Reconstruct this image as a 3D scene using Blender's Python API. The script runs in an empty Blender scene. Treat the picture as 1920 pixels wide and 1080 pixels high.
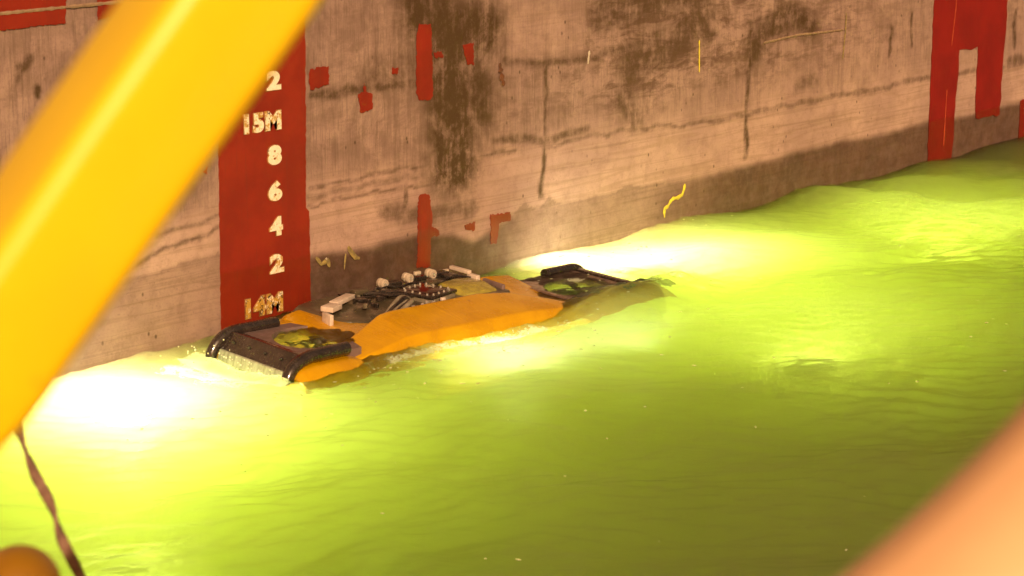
import bpy, bmesh, math, random
import numpy as np
from mathutils import Vector, Matrix, noise as mn
random.seed(7); rng = np.random.default_rng(7)
S = bpy.context.scene; COL = S.collection

# ------------------------------------------------------------------ camera, world, light, exposure
cam_d = bpy.data.cameras.new("camera"); cam = bpy.data.objects.new("camera", cam_d); COL.objects.link(cam)
F = Vector((0.7705985, 0.60422641, -0.20270275)); R = Vector((0.61703588, -0.78693502, 0)); U = R.cross(F)
CP = Vector((-8.33721566, -8.22890947, 2.6))
cam.matrix_world = Matrix(((R.x, U.x, -F.x, CP.x), (R.y, U.y, -F.y, CP.y), (R.z, U.z, -F.z, CP.z), (0, 0, 0, 1)))
cam_d.sensor_width = 36; cam_d.lens = 36 * 4147 / 1920
cam_d.clip_start = .05; cam_d.clip_end = 1000
cam_d.dof.use_dof = True; cam_d.dof.focus_distance = 11.9; cam_d.dof.aperture_fstop = 7.5
S.camera = cam

SUN_TO = Vector((-.60, -.66, .38)).normalized()
elev = math.asin(SUN_TO.z); az = math.atan2(SUN_TO.x, SUN_TO.y)
W = bpy.data.worlds.new("World"); S.world = W; W.use_nodes = True
nt = W.node_tree; nt.nodes.clear()
wo = nt.nodes.new("ShaderNodeOutputWorld"); bg = nt.nodes.new("ShaderNodeBackground"); sky = nt.nodes.new("ShaderNodeTexSky")
sky.sky_type = 'NISHITA'; sky.sun_disc = False; sky.sun_elevation = elev; sky.sun_rotation = az
sky.dust_density = 5; sky.ozone_density = .3; sky.air_density = 1.5
wt = nt.nodes.new("ShaderNodeMix"); wt.data_type = 'RGBA'; wt.blend_type = 'MULTIPLY'; wt.inputs[0].default_value = 1
wt.inputs[7].default_value = (1, .66, .42, 1)
nt.links.new(sky.outputs[0], wt.inputs[6]); nt.links.new(wt.outputs[2], bg.inputs[0]); nt.links.new(bg.outputs[0], wo.inputs[0])
bg.inputs[1].default_value = .06
sl = bpy.data.lights.new("sun", 'SUN'); sun = bpy.data.objects.new("sun", sl); COL.objects.link(sun)
sl.energy = 3.4; sl.angle = math.radians(.6); sl.color = (1, .715, .45)
sun.rotation_euler = SUN_TO.to_track_quat('Z', 'Y').to_euler()

def underwater_lamp_or_fill(loc, watts, color, radius, aim=None, cone=160):
    l = bpy.data.lights.new("underwater_lamp_or_fill", 'SPOT' if aim else 'POINT'); o = bpy.data.objects.new("underwater_lamp_or_fill", l); COL.objects.link(o)
    l.energy = watts; l.color = color; l.shadow_soft_size = radius; o.location = loc
    if aim:
        l.spot_size = math.radians(cone); l.spot_blend = 1.0
        o.rotation_euler = (-Vector(aim)).to_track_quat('Z', 'Y').to_euler()
WHITE = (1, .97, .95)
# the robot's own work lamps burning under the surface, plus added fill lights
underwater_lamp_or_fill((-1.36, -.40, -.42), 135, WHITE, .14)
underwater_lamp_or_fill((2.45, -.44, -.30), 270, WHITE, .10, (.62, .50, .42), 165)
underwater_lamp_or_fill((3.00, -.50, -.52), 420, WHITE, .12, (.85, .2, -.05), 172)
underwater_lamp_or_fill((5.40, -1.20, -1.3), 520, WHITE, .12, (.9, .25, .1), 172)  # added fill, well away from the robot, to light the far water
underwater_lamp_or_fill((.30, -1.52, -.36), 95, (.9, 1, 1.15), .15, (.55, .75, .25))
underwater_lamp_or_fill((1.20, -1.66, -.46), 24, (.95, 1, 1), .06, (.35, .8, .3))  # added fill for the robot's near flank and the water beside it
underwater_lamp_or_fill((2.00, -2.20, -1.20), 400, WHITE, .15, (.85, .45, -.25), 178)  # added deep fill for a broad glow in the open water
underwater_lamp_or_fill((-2.6, -1.75, -1.15), 210, WHITE, .15, (.6, .7, -.3), 178)  # added deep fill to brighten the near water on the left

S.view_settings.view_transform = 'Standard'; S.view_settings.look = 'None'; S.view_settings.gamma = 1
S.view_settings.exposure = 0.33
cy = S.cycles
cy.max_bounces = 10; cy.volume_bounces = 5; cy.transmission_bounces = 6; cy.transparent_max_bounces = 10
cy.sample_clamp_indirect = 6; cy.use_denoising = True; cy.caustics_reflective = False; cy.caustics_refractive = False

# ------------------------------------------------------------------ helpers
def tag(o, label=None, cat=None, group=None, kind=None):
    if label: o['label'] = label
    if cat: o['category'] = cat
    if group: o['group'] = group
    if kind: o['kind'] = kind
    return o

def link(name, me, mat=None, parent=None):
    o = bpy.data.objects.new(name, me); COL.objects.link(o)
    if mat: me.materials.append(mat)
    if parent: o.parent = parent
    return o

def from_bm(name, bm, mat=None, parent=None, smooth=True):
    bmesh.ops.recalc_face_normals(bm, faces=bm.faces)
    me = bpy.data.meshes.new(name); bm.to_mesh(me); bm.free()
    if smooth:
        for p in me.polygons: p.use_smooth = True
        try: me.set_sharp_from_angle(angle=math.radians(38))
        except Exception: pass
    return link(name, me, mat, parent)

def empty(name, loc):
    o = bpy.data.objects.new(name, None); COL.objects.link(o); o.location = loc; o.empty_display_size = .1
    return o

class NT:
    def __init__(s, name):
        s.m = bpy.data.materials.new(name); s.m.use_nodes = True; s.t = s.m.node_tree; s.t.nodes.clear()
        s.out = s.n("OutputMaterial")
    def n(s, typ, **kw):
        nd = s.t.nodes.new("ShaderNode" + typ)
        for k, v in kw.items(): setattr(nd, k, v)
        return nd
    def set(s, sock, v):
        if v is None: return
        if hasattr(v, "is_output"): s.t.links.new(v, sock)
        else:
            if isinstance(v, tuple) and len(v) == 3 and sock.type == 'RGBA': v = v + (1,)
            sock.default_value = v
    def coord(s, scale=(1, 1, 1), rot=(0, 0, 0)):
        c = s.n("TexCoord"); mp = s.n("Mapping"); s.t.links.new(c.outputs['Object'], mp.inputs[0])
        mp.inputs['Scale'].default_value = scale; mp.inputs['Rotation'].default_value = rot
        return mp.outputs[0]
    def noise(s, vec, scale, detail=4, rough=.6, dist=0, out='Fac'):
        q = s.n("TexNoise"); s.set(q.inputs['Vector'], vec)
        q.inputs['Scale'].default_value = scale; q.inputs['Detail'].default_value = detail
        q.inputs['Roughness'].default_value = rough; q.inputs['Distortion'].default_value = dist
        return q.outputs[out]
    def ramp(s, fac, a, b, lo=0, hi=1):
        q = s.n("MapRange", interpolation_type='SMOOTHSTEP'); s.set(q.inputs[0], fac)
        q.inputs[1].default_value = a; q.inputs[2].default_value = b; q.inputs[3].default_value = lo; q.inputs[4].default_value = hi
        return q.outputs[0]
    def math(s, op, a, b=None, clamp=False):
        q = s.n("Math", operation=op, use_clamp=clamp); s.set(q.inputs[0], a)
        if b is not None: s.set(q.inputs[1], b)
        return q.outputs[0]
    def mix(s, f, a, b, mode='MIX'):
        q = s.n("Mix", data_type='RGBA', blend_type=mode); s.set(q.inputs[0], f); s.set(q.inputs[6], a); s.set(q.inputs[7], b)
        return q.outputs[2]
    def attr(s, name):
        return s.n("Attribute", attribute_name=name).outputs['Fac']
    def bump(s, h, strength=.3, dist=.01):
        q = s.n("Bump"); s.set(q.inputs['Height'], h); q.inputs['Strength'].default_value = strength; q.inputs['Distance'].default_value = dist
        return q.outputs[0]
    def bsdf(s, color, rough=.5, metal=0, normal=None, coat=0, spec=.5, coatr=.08):
        b = s.n("BsdfPrincipled"); s.set(b.inputs['Base Color'], color); s.set(b.inputs['Roughness'], rough); s.set(b.inputs['Metallic'], metal)
        if normal is not None: s.set(b.inputs['Normal'], normal)
        s.set(b.inputs['Coat Weight'], coat); b.inputs['Coat Roughness'].default_value = coatr
        s.set(b.inputs['Specular IOR Level'], spec)
        s.t.links.new(b.outputs[0], s.out.inputs['Surface'])
        return b

def simple(name, color, color2=None, rough=.5, metal=0, nscale=8, coat=0, bump=.2, bdist=.004, bscale=None, stretch=(1, 1, 1)):
    t = NT(name); v = t.coord(stretch)
    f = t.ramp(t.noise(v, nscale, 5), .35, .68)
    c = t.mix(f, color, color2 or tuple(x * .7 for x in color))
    nb = t.bump(t.noise(v, bscale or nscale * 5, 4), bump, bdist)
    r = t.ramp(t.noise(v, nscale * 2, 3), .3, .7, max(.03, rough - .12), min(1, rough + .12))
    t.bsdf(c, r, metal, nb, coat)
    return t.m

def axis_coords(a, b, fine, lo, hi, grow=1.25, cap=40):
    xs = list(np.arange(a, b + 1e-6, fine)); st = fine; x = xs[-1]
    while x < hi: st = min(st * grow, cap); x += st; xs.append(min(x, hi))
    st = fine; x = xs[0]; left = []
    while x > lo: st = min(st * grow, cap); x -= st; left.append(max(x, lo))
    return np.array(left[::-1] + xs)

def vnoise(X, Z, scale, octaves=4, seed=0, gain=.55):
    r = np.random.default_rng(seed); out = np.zeros_like(X); amp = 1; tot = 0
    for o in range(octaves):
        g = r.random((257, 257)); g[256] = g[0]; g[:, 256] = g[:, 0]; x = (X * scale + 37.1 * o) % 256; z = (Z * scale + 11.7 * o) % 256
        xi = np.floor(x).astype(int); zi = np.floor(z).astype(int); fx = x - xi; fz = z - zi
        fx = fx * fx * (3 - 2 * fx); fz = fz * fz * (3 - 2 * fz)
        v = g[xi, zi] * (1 - fx) * (1 - fz) + g[xi + 1, zi] * fx * (1 - fz) + g[xi, zi + 1] * (1 - fx) * fz + g[xi + 1, zi + 1] * fx * fz
        out += amp * v; tot += amp; amp *= gain; scale *= 2.03
    return out / tot

def seg_dist(X, Z, pts, ax=1., az=1.):
    d = np.full(X.shape, 1e9)
    for (x0, z0), (x1, z1) in zip(pts[:-1], pts[1:]):
        dx = (x1 - x0) * ax; dz = (z1 - z0) * az; px = (X - x0) * ax; pz = (Z - z0) * az
        t = np.clip((px * dx + pz * dz) / (dx * dx + dz * dz + 1e-12), 0, 1)
        d = np.minimum(d, np.hypot(px - t * dx, pz - t * dz))
    return d

def sstep(a, b, x):
    t = np.clip((x - a) / (b - a), 0, 1); return t * t * (3 - 2 * t)

def grid_mesh(name, xs, ys, pfun):
    nx, ny = len(xs), len(ys)
    X, Y = np.meshgrid(xs, ys, indexing='ij')
    co = pfun(X, Y).reshape(-1, 3)
    i = np.arange(nx * ny).reshape(nx, ny)
    q = np.stack([i[:-1, :-1], i[1:, :-1], i[1:, 1:], i[:-1, 1:]], -1).reshape(-1, 4)
    return X, Y, co, q

def np_mesh(name, co, faces):
    me = bpy.data.meshes.new(name)
    me.from_pydata(co.tolist(), [], [list(map(int, f)) for f in faces]); me.update()
    return me

def add_attr(me, name, vals):
    a = me.attributes.new(name, 'FLOAT', 'POINT'); v = np.zeros(len(me.vertices), dtype=np.float32); v[:len(vals)] = vals
    a.data.foreach_set('value', v)

# ------------------------------------------------------------------ ship hull
def hull_material():
    t = NT("hull_paint"); P = t.coord()
    n1 = t.noise(P, 1.5, 6, .65)
    n2 = t.noise(P, 9, 7, .72)
    n3 = t.noise(P, 3.4, 8, .74, .5)
    streak = t.noise(t.coord((15, 1, 1.5)), 1, 8, .72, .35)       # vertical run-off streaks
    fstreak = t.noise(t.coord((80, 1, 4)), 1, 6, .75, .3)
    scrape = t.noise(t.coord((3.2, 1, 15), (0, .22, 0)), 1.2, 8, .74, .6)  # slanting fender scrapes
    drift = t.noise(t.coord((.8, 1, 13), (0, .02, 0)), 1.3, 6, .62, 1.4)   # level scum lines
    drift2 = t.noise(t.coord((.6, 1, 38), (0, .03, 0)), 1.1, 4, .5, .9)
    fine = t.noise(P, 70, 4, .7)
    st = t.attr("stain"); wet = t.attr("wet"); up = t.attr("upper"); mo = t.attr("mottle")
    base = t.mix(t.ramp(n1, .36, .62), (.50, .332, .258), (.39, .252, .205))
    base = t.mix(t.ramp(n2, .46, .70, 0, .45), base, (.25, .155, .12))
    # streaky dirt in the upper belt, with light falloff tinted in
    sd = t.math('MULTIPLY', t.ramp(streak, .42, .68), t.ramp(n3, .34, .58, .25, 1))
    base = t.mix(t.math('MULTIPLY', t.math('MULTIPLY', sd, up), .68), base, (.10, .056, .038))
    base = t.mix(t.math('MULTIPLY', up, t.ramp(n3, .35, .6, .30, .72)), base, (.22, .138, .108))  # brownish tint paints in the light falling off up the hull
    lt = t.math('MULTIPLY', t.ramp(t.noise(t.coord((32, 1, 2.4)), 1, 7, .75, .3), .54, .72, 0, .4), up)
    base = t.mix(lt, base, (.48, .33, .27))
    fs = t.math('MULTIPLY', t.ramp(fstreak, .50, .62), t.math('MULTIPLY', up, .55))
    base = t.mix(fs, base, (.16, .10, .075))
    # scraped, blotchy field
    ms = t.math('MULTIPLY', mo, t.ramp(t.math('ADD', t.math('MULTIPLY', scrape, .55), t.math('MULTIPLY', n3, .45)), .44, .58))
    base = t.mix(t.math('MULTIPLY', ms, .78), base, (.095, .048, .027))
    lo = t.math('SUBTRACT', 1, up)
    dr = t.math('MULTIPLY', t.ramp(drift, .48, .62), t.math('MULTIPLY', lo, .32))
    base = t.mix(dr, base, (.25, .155, .095))
    dr2 = t.math('MULTIPLY', t.ramp(drift2, .55, .62), t.math('MULTIPLY', lo, .2))
    base = t.mix(dr2, base, (.14, .09, .045))
    # stains with their own shape
    br = t.math('ADD', t.math('MULTIPLY', n2, .45), t.math('ADD', t.math('MULTIPLY', streak, .3), t.math('MULTIPLY', n3, .3)))
    stn = t.math('MULTIPLY', st, t.ramp(br, .38, .60, .25, 1.35), clamp=True)
    base = t.mix(stn, base, (.070, .038, .017))
    # specks and runs
    vor = t.n("TexVoronoi", feature='F1'); t.set(vor.inputs['Vector'], t.coord((1, 1, .7))); vor.inputs['Scale'].default_value = 15
    sp = t.math('MULTIPLY', t.ramp(vor.outputs['Distance'], .06, .17, 1, 0), t.ramp(t.noise(P, 3.1, 2), .50, .60))
    base = t.mix(t.math('MULTIPLY', sp, .8), base, (.07, .04, .025))
    base = t.mix(t.ramp(fine, .54, .72, 0, .45), base, (.16, .10, .07))
    # wet foot of the plating, eased where lamp glow is painted in
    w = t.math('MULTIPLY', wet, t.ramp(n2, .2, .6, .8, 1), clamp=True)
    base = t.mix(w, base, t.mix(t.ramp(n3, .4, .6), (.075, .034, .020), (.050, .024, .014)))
    h = t.math('ADD', t.math('MULTIPLY', n2, .7), t.math('ADD', t.math('MULTIPLY', fine, .3), t.math('MULTIPLY', streak, .3)))
    t.bsdf(base, t.math('SUBTRACT', t.ramp(n2, .3, .7, .52, .75), t.math('MULTIPLY', w, .18)), 0, t.bump(h, .55, .007), 0, .22)
    return t.m

WETLINE = [(-40, .36), (-2.5, .38), (-1.316, .352), (-.748, .40), (-.332, .416), (.355, .312), (.883, .288), (1.255, .296), (1.594, .254), (1.794, .176), (1.897, .21),
           (2.158, .273), (2.291, .348), (2.36, .30), (2.426, .285), (2.535, .349), (2.62, .29), (2.703, .283), (3.223, .284), (3.38, .312), (3.525, .292), (4.16, .274), (4.839, .278),
           (5.566, .298), (6.187, .309), (6.678, .297), (7.545, .311), (8.39, .291), (9.294, .316), (60, .3)]
STAINS = [  # points (x, z), half width, strength, x-squash
    ([(2.498, 1.158), (2.478, .864), (2.453, .366)], .024, .72), ([(4.833, 1.298), (4.829, .889), (4.815, .364)], .030, .78),
    ([(.379, 1.191), (.9, 1.187), (1.361, 1.176), (1.85, 1.165)], .030, .7), ([(2.08, 1.251), (2.5, 1.19), (2.9, 1.20), (3.506, 1.235), (4.394, 1.237)], .028, .6),
    ([(1.506, 1.30), (1.601, 1.014), (1.599, .70)], .26, .95), ([(1.75, 1.25), (1.85, 1.0)], .2, .75), ([(1.30, 1.589), (1.60, 1.447), (1.9, 1.43)], .22, .85), ([(.9, 1.25), (1.3, 1.3)], .13, .5),
    ([(3.388, 1.119), (3.752, 1.195), (4.323, 1.368)], .15, .62), ([(3.1, 1.45), (3.6, 1.5), (4.2, 1.5)], .13, .6), ([(3.332, .90), (3.475, .75)], .10, .6),
    ([(2.001, .782), (2.478, .724), (2.925, .733)], .028, .62), ([(4.414, .64), (5.18, .657), (6.008, .656), (7.5, .67), (9.259, .64)], .022, .48),
    ([(2.5, .68), (3.4, .69), (4.4, .64)], .015, .5),
    ([(-1.071, .419), (-.744, .506), (-.327, .563)], .012, .6), ([(-2.2, .60), (-.74, .588), (-.324, .628)], .014, .5), ([(.364, .631), (.89, .645), (1.5, .648), (1.848, .671)], .018, .4),
    ([(.364, .68), (1.2, .70), (2.2, .69)], .012, .55), ([(.364, .585), (1.0, .60), (1.7, .57)], .008, .5),
    ([(5.012, 1.211), (5.368, 1.3), (5.67, 1.204)], .12, .75), ([(4.9, 1.1), (5.05, 1.2)], .12, .7), ([(1.0, .47), (1.3, .42), (1.75, .38)], .07, .55),
    ([(6.874, 1.101), (6.879, .917)], .03, .8), ([(-1.581, 1.511), (-1.55, 1.53), (-1.522, 1.552)], .03, .8), ([(-1.479, 1.40), (-1.475, 1.36)], .022, .95), ([(-1.6, 1.44), (-1.595, 1.49)], .02, .6),
    ([(1.16, .56), (1.165, .49)], .025, .9), ([(7.2, 1.2), (7.2, .95)], .02, .7), ([(9.05, 1.1), (9.05, .8)], .03, .7), ([(8.95, .68), (9.6, .68)], .05, .6), ([(5.5, .8), (5.75, .8)], .06, .5),
]
def build_hull():
    xs = axis_coords(-2.6, 10.5, .0165, -45, 60); zs = axis_coords(-.25, 2.0, .0145, -5, 9)
    X, Z = np.meshgrid(xs, zs, indexing='ij')
    wob = vnoise(X, Z, 7, 4, 3) - .5; wob2 = vnoise(X, Z, 7, 4, 4) - .5
    Xw = X + wob * .09; Zw = Z + wob2 * .06
    stain = np.zeros_like(X)
    for pts, w, s in STAINS:
        d = seg_dist(Xw, Zw, pts); stain = np.maximum(stain, s * sstep(w * 1.5, w * .25, d))
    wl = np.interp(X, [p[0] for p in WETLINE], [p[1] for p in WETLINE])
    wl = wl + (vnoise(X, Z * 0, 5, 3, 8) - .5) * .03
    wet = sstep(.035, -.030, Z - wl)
    k = np.interp(X, [-2.5, -.4, .2, .5, 1.8, 2.3, 3.6, 4.6, 60], [.3, .35, .8, .92, .95, .45, .42, .85, .9])  # wet tone kept paler mid-span, painting in lamp glow and haze
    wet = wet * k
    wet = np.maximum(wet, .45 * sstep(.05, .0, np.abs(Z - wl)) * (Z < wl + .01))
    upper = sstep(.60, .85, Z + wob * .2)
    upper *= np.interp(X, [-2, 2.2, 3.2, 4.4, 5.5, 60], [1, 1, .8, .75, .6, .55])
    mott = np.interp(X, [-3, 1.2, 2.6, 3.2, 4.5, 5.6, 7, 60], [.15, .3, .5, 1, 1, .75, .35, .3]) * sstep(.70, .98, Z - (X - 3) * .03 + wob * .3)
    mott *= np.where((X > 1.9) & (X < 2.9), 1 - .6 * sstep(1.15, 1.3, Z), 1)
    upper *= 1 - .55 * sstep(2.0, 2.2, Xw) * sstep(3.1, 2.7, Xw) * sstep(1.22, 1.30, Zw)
    front = np.stack([X, (vnoise(X, Z, .5, 2, 5) - .5) * .006, Z], -1)
    nx, nz = X.shape; co = front.reshape(-1, 3)
    i = np.arange(nx * nz).reshape(nx, nz)
    q = np.stack([i[:-1, :-1], i[1:, :-1], i[1:, 1:], i[:-1, 1:]], -1).reshape(-1, 4)
    nb = len(co)
    back = np.array([(xs[0], 7, zs[0]), (xs[-1], 7, zs[0]), (xs[-1], 7, zs[-1]), (xs[0], 7, zs[-1])])
    co = np.vstack([co, back])
    faces = q.tolist() + [list(i[:, -1]) + [nb + 2, nb + 3], list(i[::-1, 0]) + [nb, nb + 1], list(i[0, :]) + [nb + 3, nb], list(i[-1, ::-1]) + [nb + 1, nb + 2], [nb, nb + 3, nb + 2, nb + 1]]
    me = np_mesh("ship_hull", co, faces)
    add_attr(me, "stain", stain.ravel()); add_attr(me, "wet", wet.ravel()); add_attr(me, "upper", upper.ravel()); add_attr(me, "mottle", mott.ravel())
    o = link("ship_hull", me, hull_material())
    tag(o, "weathered ship side of stained tan plating carrying red draft marks above the green water", "ship hull")
    return o
hull = build_hull()

def red_paint(name, c1, c2, scuff=.35):
    t = NT(name); P = t.coord()
    n = t.noise(P, 3, 5); f = t.noise(P, 40, 5, .7); s = t.noise(t.coord((45, 1, 2)), 1, 4)
    c = t.mix(t.ramp(n, .35, .65), c1, c2)
    c = t.mix(t.math('MULTIPLY', t.ramp(s, .56, .72), scuff), c, (.12, .03, .015))
    c = t.mix(t.ramp(t.noise(P, 17, 6, .75), .66, .72, 0, scuff), c, (.30, .17, .11))
    wet = t.n("SeparateXYZ"); cc = t.n("TexCoord"); t.t.links.new(cc.outputs['Object'], wet.inputs[0])
    z = t.math('ADD', wet.outputs['Z'], t.math('MULTIPLY', n, .05))
    wz = t.ramp(z, .33, .36, 1, 0)
    c = t.mix(t.math('MULTIPLY', wz, .25), c, (.10, .025, .01))
    t.bsdf(c, t.math('SUBTRACT', .6, t.math('MULTIPLY', wz, .25)), 0, t.bump(t.math('ADD', f, s), .3, .004), 0, .35)
    return t.m
RED = red_paint("red_draft_paint", (.26, .020, .006), (.20, .015, .005), .3)
RED2 = red_paint("red_patch_paint", (.26, .019, .006), (.19, .014, .005), .6)
RED3 = red_paint("deep_red_paint", (.24, .009, .006), (.19, .007, .005), .2)

def jag(pts, step=.03, amp=.006, seed=1):
    r = random.Random(seed); out = []
    for a, b in zip(pts, pts[1:] + pts[:1]):
        n = max(1, int(math.hypot(b[0] - a[0], b[1] - a[1]) / step))
        for k in range(n):
            f = k / n; j = amp if k else amp * .4
            out.append((a[0] + (b[0] - a[0]) * f + r.uniform(-j, j), a[1] + (b[1] - a[1]) * f + r.uniform(-j, j)))
    return out

def plate(name, pts, mat, parent, y=-.008, th=.003, step=.03, amp=.006, seed=1):
    bm = bmesh.new(); p = jag(pts, step, amp, seed)
    vs = [bm.verts.new((x, y, z)) for x, z in p]; f = bm.faces.new(vs)
    r = bmesh.ops.extrude_face_region(bm, geom=[f])
    for v in [g for g in r['geom'] if isinstance(g, bmesh.types.BMVert)]: v.co.y += th
    bmesh.ops.triangulate(bm, faces=[f for f in bm.faces if len(f.verts) > 4])
    return from_bm(name, bm, mat, parent, smooth=False)

band = plate("draft_mark_band", [(-.338, -.25), (-.336, .062), (-.327, .557), (-.318, 1.006), (-.311, 1.585), (-.305, 2.3), (.363, 2.3), (.347, 1.538), (.345, 1.309), (.329, .583), (.352, .562), (.355, .312), (.354, -.25)],
             RED, hull, step=.025, amp=.004, seed=3)
PATCH = {
    'a': [(.371, 1.31), (.385, 1.336), (.425, 1.331), (.434, 1.345), (.531, 1.34), (.529, 1.241), (.46, 1.232), (.38, 1.225)],
    'b': [(.766, 1.164), (.81, 1.174), (.816, 1.224), (.833, 1.178), (.886, 1.153), (.88, 1.069), (.786, 1.058)],
    'c': [(1.051, 1.285), (1.106, 1.287), (1.101, 1.251), (1.05, 1.255)],
    'd': [(1.29, 1.518), (1.394, 1.511), (1.406, 1.311), (1.408, 1.095), (1.374, 1.073), (1.289, 1.082), (1.261, 1.124), (1.27, 1.443)],
    'e': [(1.682, 1.364), (1.781, 1.375), (1.785, 1.243), (1.721, 1.255)], 'f': [(1.42, 1.345), (1.487, 1.347), (1.505, 1.312), (1.434, 1.313)],
    'g': [(1.272, .519), (1.306, .537), (1.368, .52), (1.391, .425), (1.39, .331), (1.447, .307), (1.457, .273), (1.379, .266), (1.377, .094), (1.252, .107), (1.264, .254), (1.266, .426)],
    'h': [(1.938, .329), (2.052, .32), (2.131, .319), (2.136, .269), (2.026, .264), (2.0, .146), (1.943, .145)], 'i': [(1.694, .301), (1.795, .303), (1.785, .252), (1.704, .27)],
    'j': [(-.438, .875), (-.399, .898), (-.408, .86)], 'k': [(-2.9, 1.93), (-1.287, 1.93), (-1.309, 1.698), (-1.507, 1.694), (-1.697, 1.689), (-2.9, 1.68)], 'l': [(-1.103, 1.93), (-.93, 1.93), (-.95, 1.721), (-1.104, 1.697)],
}
for k, (kk, pts) in enumerate(PATCH.items()):
    plate("primer_patch", pts, RED if kk in 'kl' else RED2, hull, step=.012, amp=.006 if kk not in 'kl' else .004, seed=20 + k)
plate("painted_frame_mark", [(7.556, 2.4), (8.902, 2.4), (8.871, 1.03), (8.835, .585), (8.819, .248), (8.373, .262), (8.362, .581), (8.355, .863), (8.241, .842), (8.15, .855), (8.032, .861), (7.998, .396), (7.961, -.2), (7.547, -.2), (7.553, .439), (7.559, 1.033)], RED3, hull, step=.06, amp=.012, seed=50)
plate("painted_frame_mark", [(9.21, .33), (10.6, .33), (10.6, -.2), (9.206, -.2)], RED3, hull, step=.06, amp=.012, seed=51)

def ribbon(name, pts, w, mat, parent, y=-.010, seed=1, amp=.3):
    r = random.Random(seed); out = []; back = []
    P2 = []
    for a, b in zip(pts[:-1], pts[1:]):
        n = max(2, int(math.hypot(b[0] - a[0], b[1] - a[1]) / .015))
        for k in range(n): P2.append((a[0] + (b[0] - a[0]) * k / n, a[1] + (b[1] - a[1]) * k / n))
    P2.append(pts[-1]); bm = bmesh.new(); L = []
    for k, p in enumerate(P2):
        q0 = P2[max(0, k - 1)]; q1 = P2[min(len(P2) - 1, k + 1)]; t = Vector((q1[0] - q0[0], q1[1] - q0[1])).normalized()
        ww = w * (1 + r.uniform(-amp, amp)) * (.6 if k in (0, len(P2) - 1) else 1); n = Vector((-t.y, t.x)) * ww
        L.append([bm.verts.new((p[0] + n.x, y, p[1] + n.y)), bm.verts.new((p[0], y - ww * .35, p[1])), bm.verts.new((p[0] - n.x, y, p[1] - n.y))])
    for A, B in zip(L[:-1], L[1:]):
        bm.faces.new((A[0], A[1], B[1], B[0])); bm.faces.new((A[1], A[2], B[2], B[1])); bm.faces.new((A[2], A[0], B[0], B[2]))
    bm.faces.new(L[0]); bm.faces.new(L[-1][::-1])
    return from_bm(name, bm, mat, parent)
CHALK = simple("yellow_chalk", (.75, .62, .04), (.55, .45, .05), .8, nscale=30)
CHALKD = simple("faded_yellow_chalk", (.34, .25, .07), (.2, .15, .06), .8, nscale=30)
WELD = simple("weld_bead", (.34, .22, .13), (.24, .15, .09), .5, nscale=40)
SCR = simple("bare_scratch", (.6, .52, .4), (.45, .36, .25), .5, nscale=30)
ribbon("chalk_mark", [(4.044, .255), (4.035, .22), (4.013, .183), (3.96, .170), (3.904, .171), (3.87, .155), (3.841, .125), (3.804, .119), (3.800, .09), (3.805, .055)], .013, CHALK, hull)
ribbon("chalk_mark", [(4.191, 1.215), (4.194, 1.1), (4.197, .999)], .007, CHALK, hull, seed=2)
ribbon("chalk_mark", [(6.168, 1.268), (6.161, 1.131), (6.133, .935)], .006, CHALKD, hull, seed=3)
ribbon("chalk_mark", [(.398, .3), (.44, .255), (.492, .268), (.508, .229)], .013, CHALKD, hull, seed=4)
ribbon("chalk_mark", [(.659, .321), (.685, .287), (.72, .251), (.755, .24)], .013, CHALKD, hull, seed=5)
ribbon("chalk_mark", [(.641, .284), (.633, .24), (.626, .196)], .007, CHALKD, hull, seed=6)
ribbon("scratch", [(.478, .285), (.486, .262)], .012, SCR, hull, seed=7)
ribbon("scratch", [(2.936, 1.24), (2.92, 1.157)], .010, SCR, hull, seed=8)
ribbon("rust_scab", [(2.028, 1.236), (2.043, 1.16), (2.069, 1.098)], .018, simple("rust", (.16, .05, .015), (.09, .04, .02), .8, nscale=30), hull, seed=9, amp=.6)
ribbon("weld_seam", [(-2.9, 1.763), (-1.692, 1.768), (-1.471, 1.771), (-1.208, 1.775), (-.3, 1.785)], .008, WELD, hull, y=-.011, seed=10)
ribbon("weld_seam", [(5.015, 1.136), (5.448, 1.158), (6.136, 1.150)], .008, WELD, hull, seed=11)
ribbon("weld_seam", [(7.93, 1.9), (7.93, 1.2), (7.88, .9)], .008, simple("red_bead", (.4, .06, .02), (.3, .03, .01)), hull, y=-.011, seed=12)
ribbon("weld_seam", [(7.83, .55), (7.81, .1)], .008, simple("red_bead_low", (.4, .06, .02), (.3, .03, .01)), hull, y=-.011, seed=13)

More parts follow.
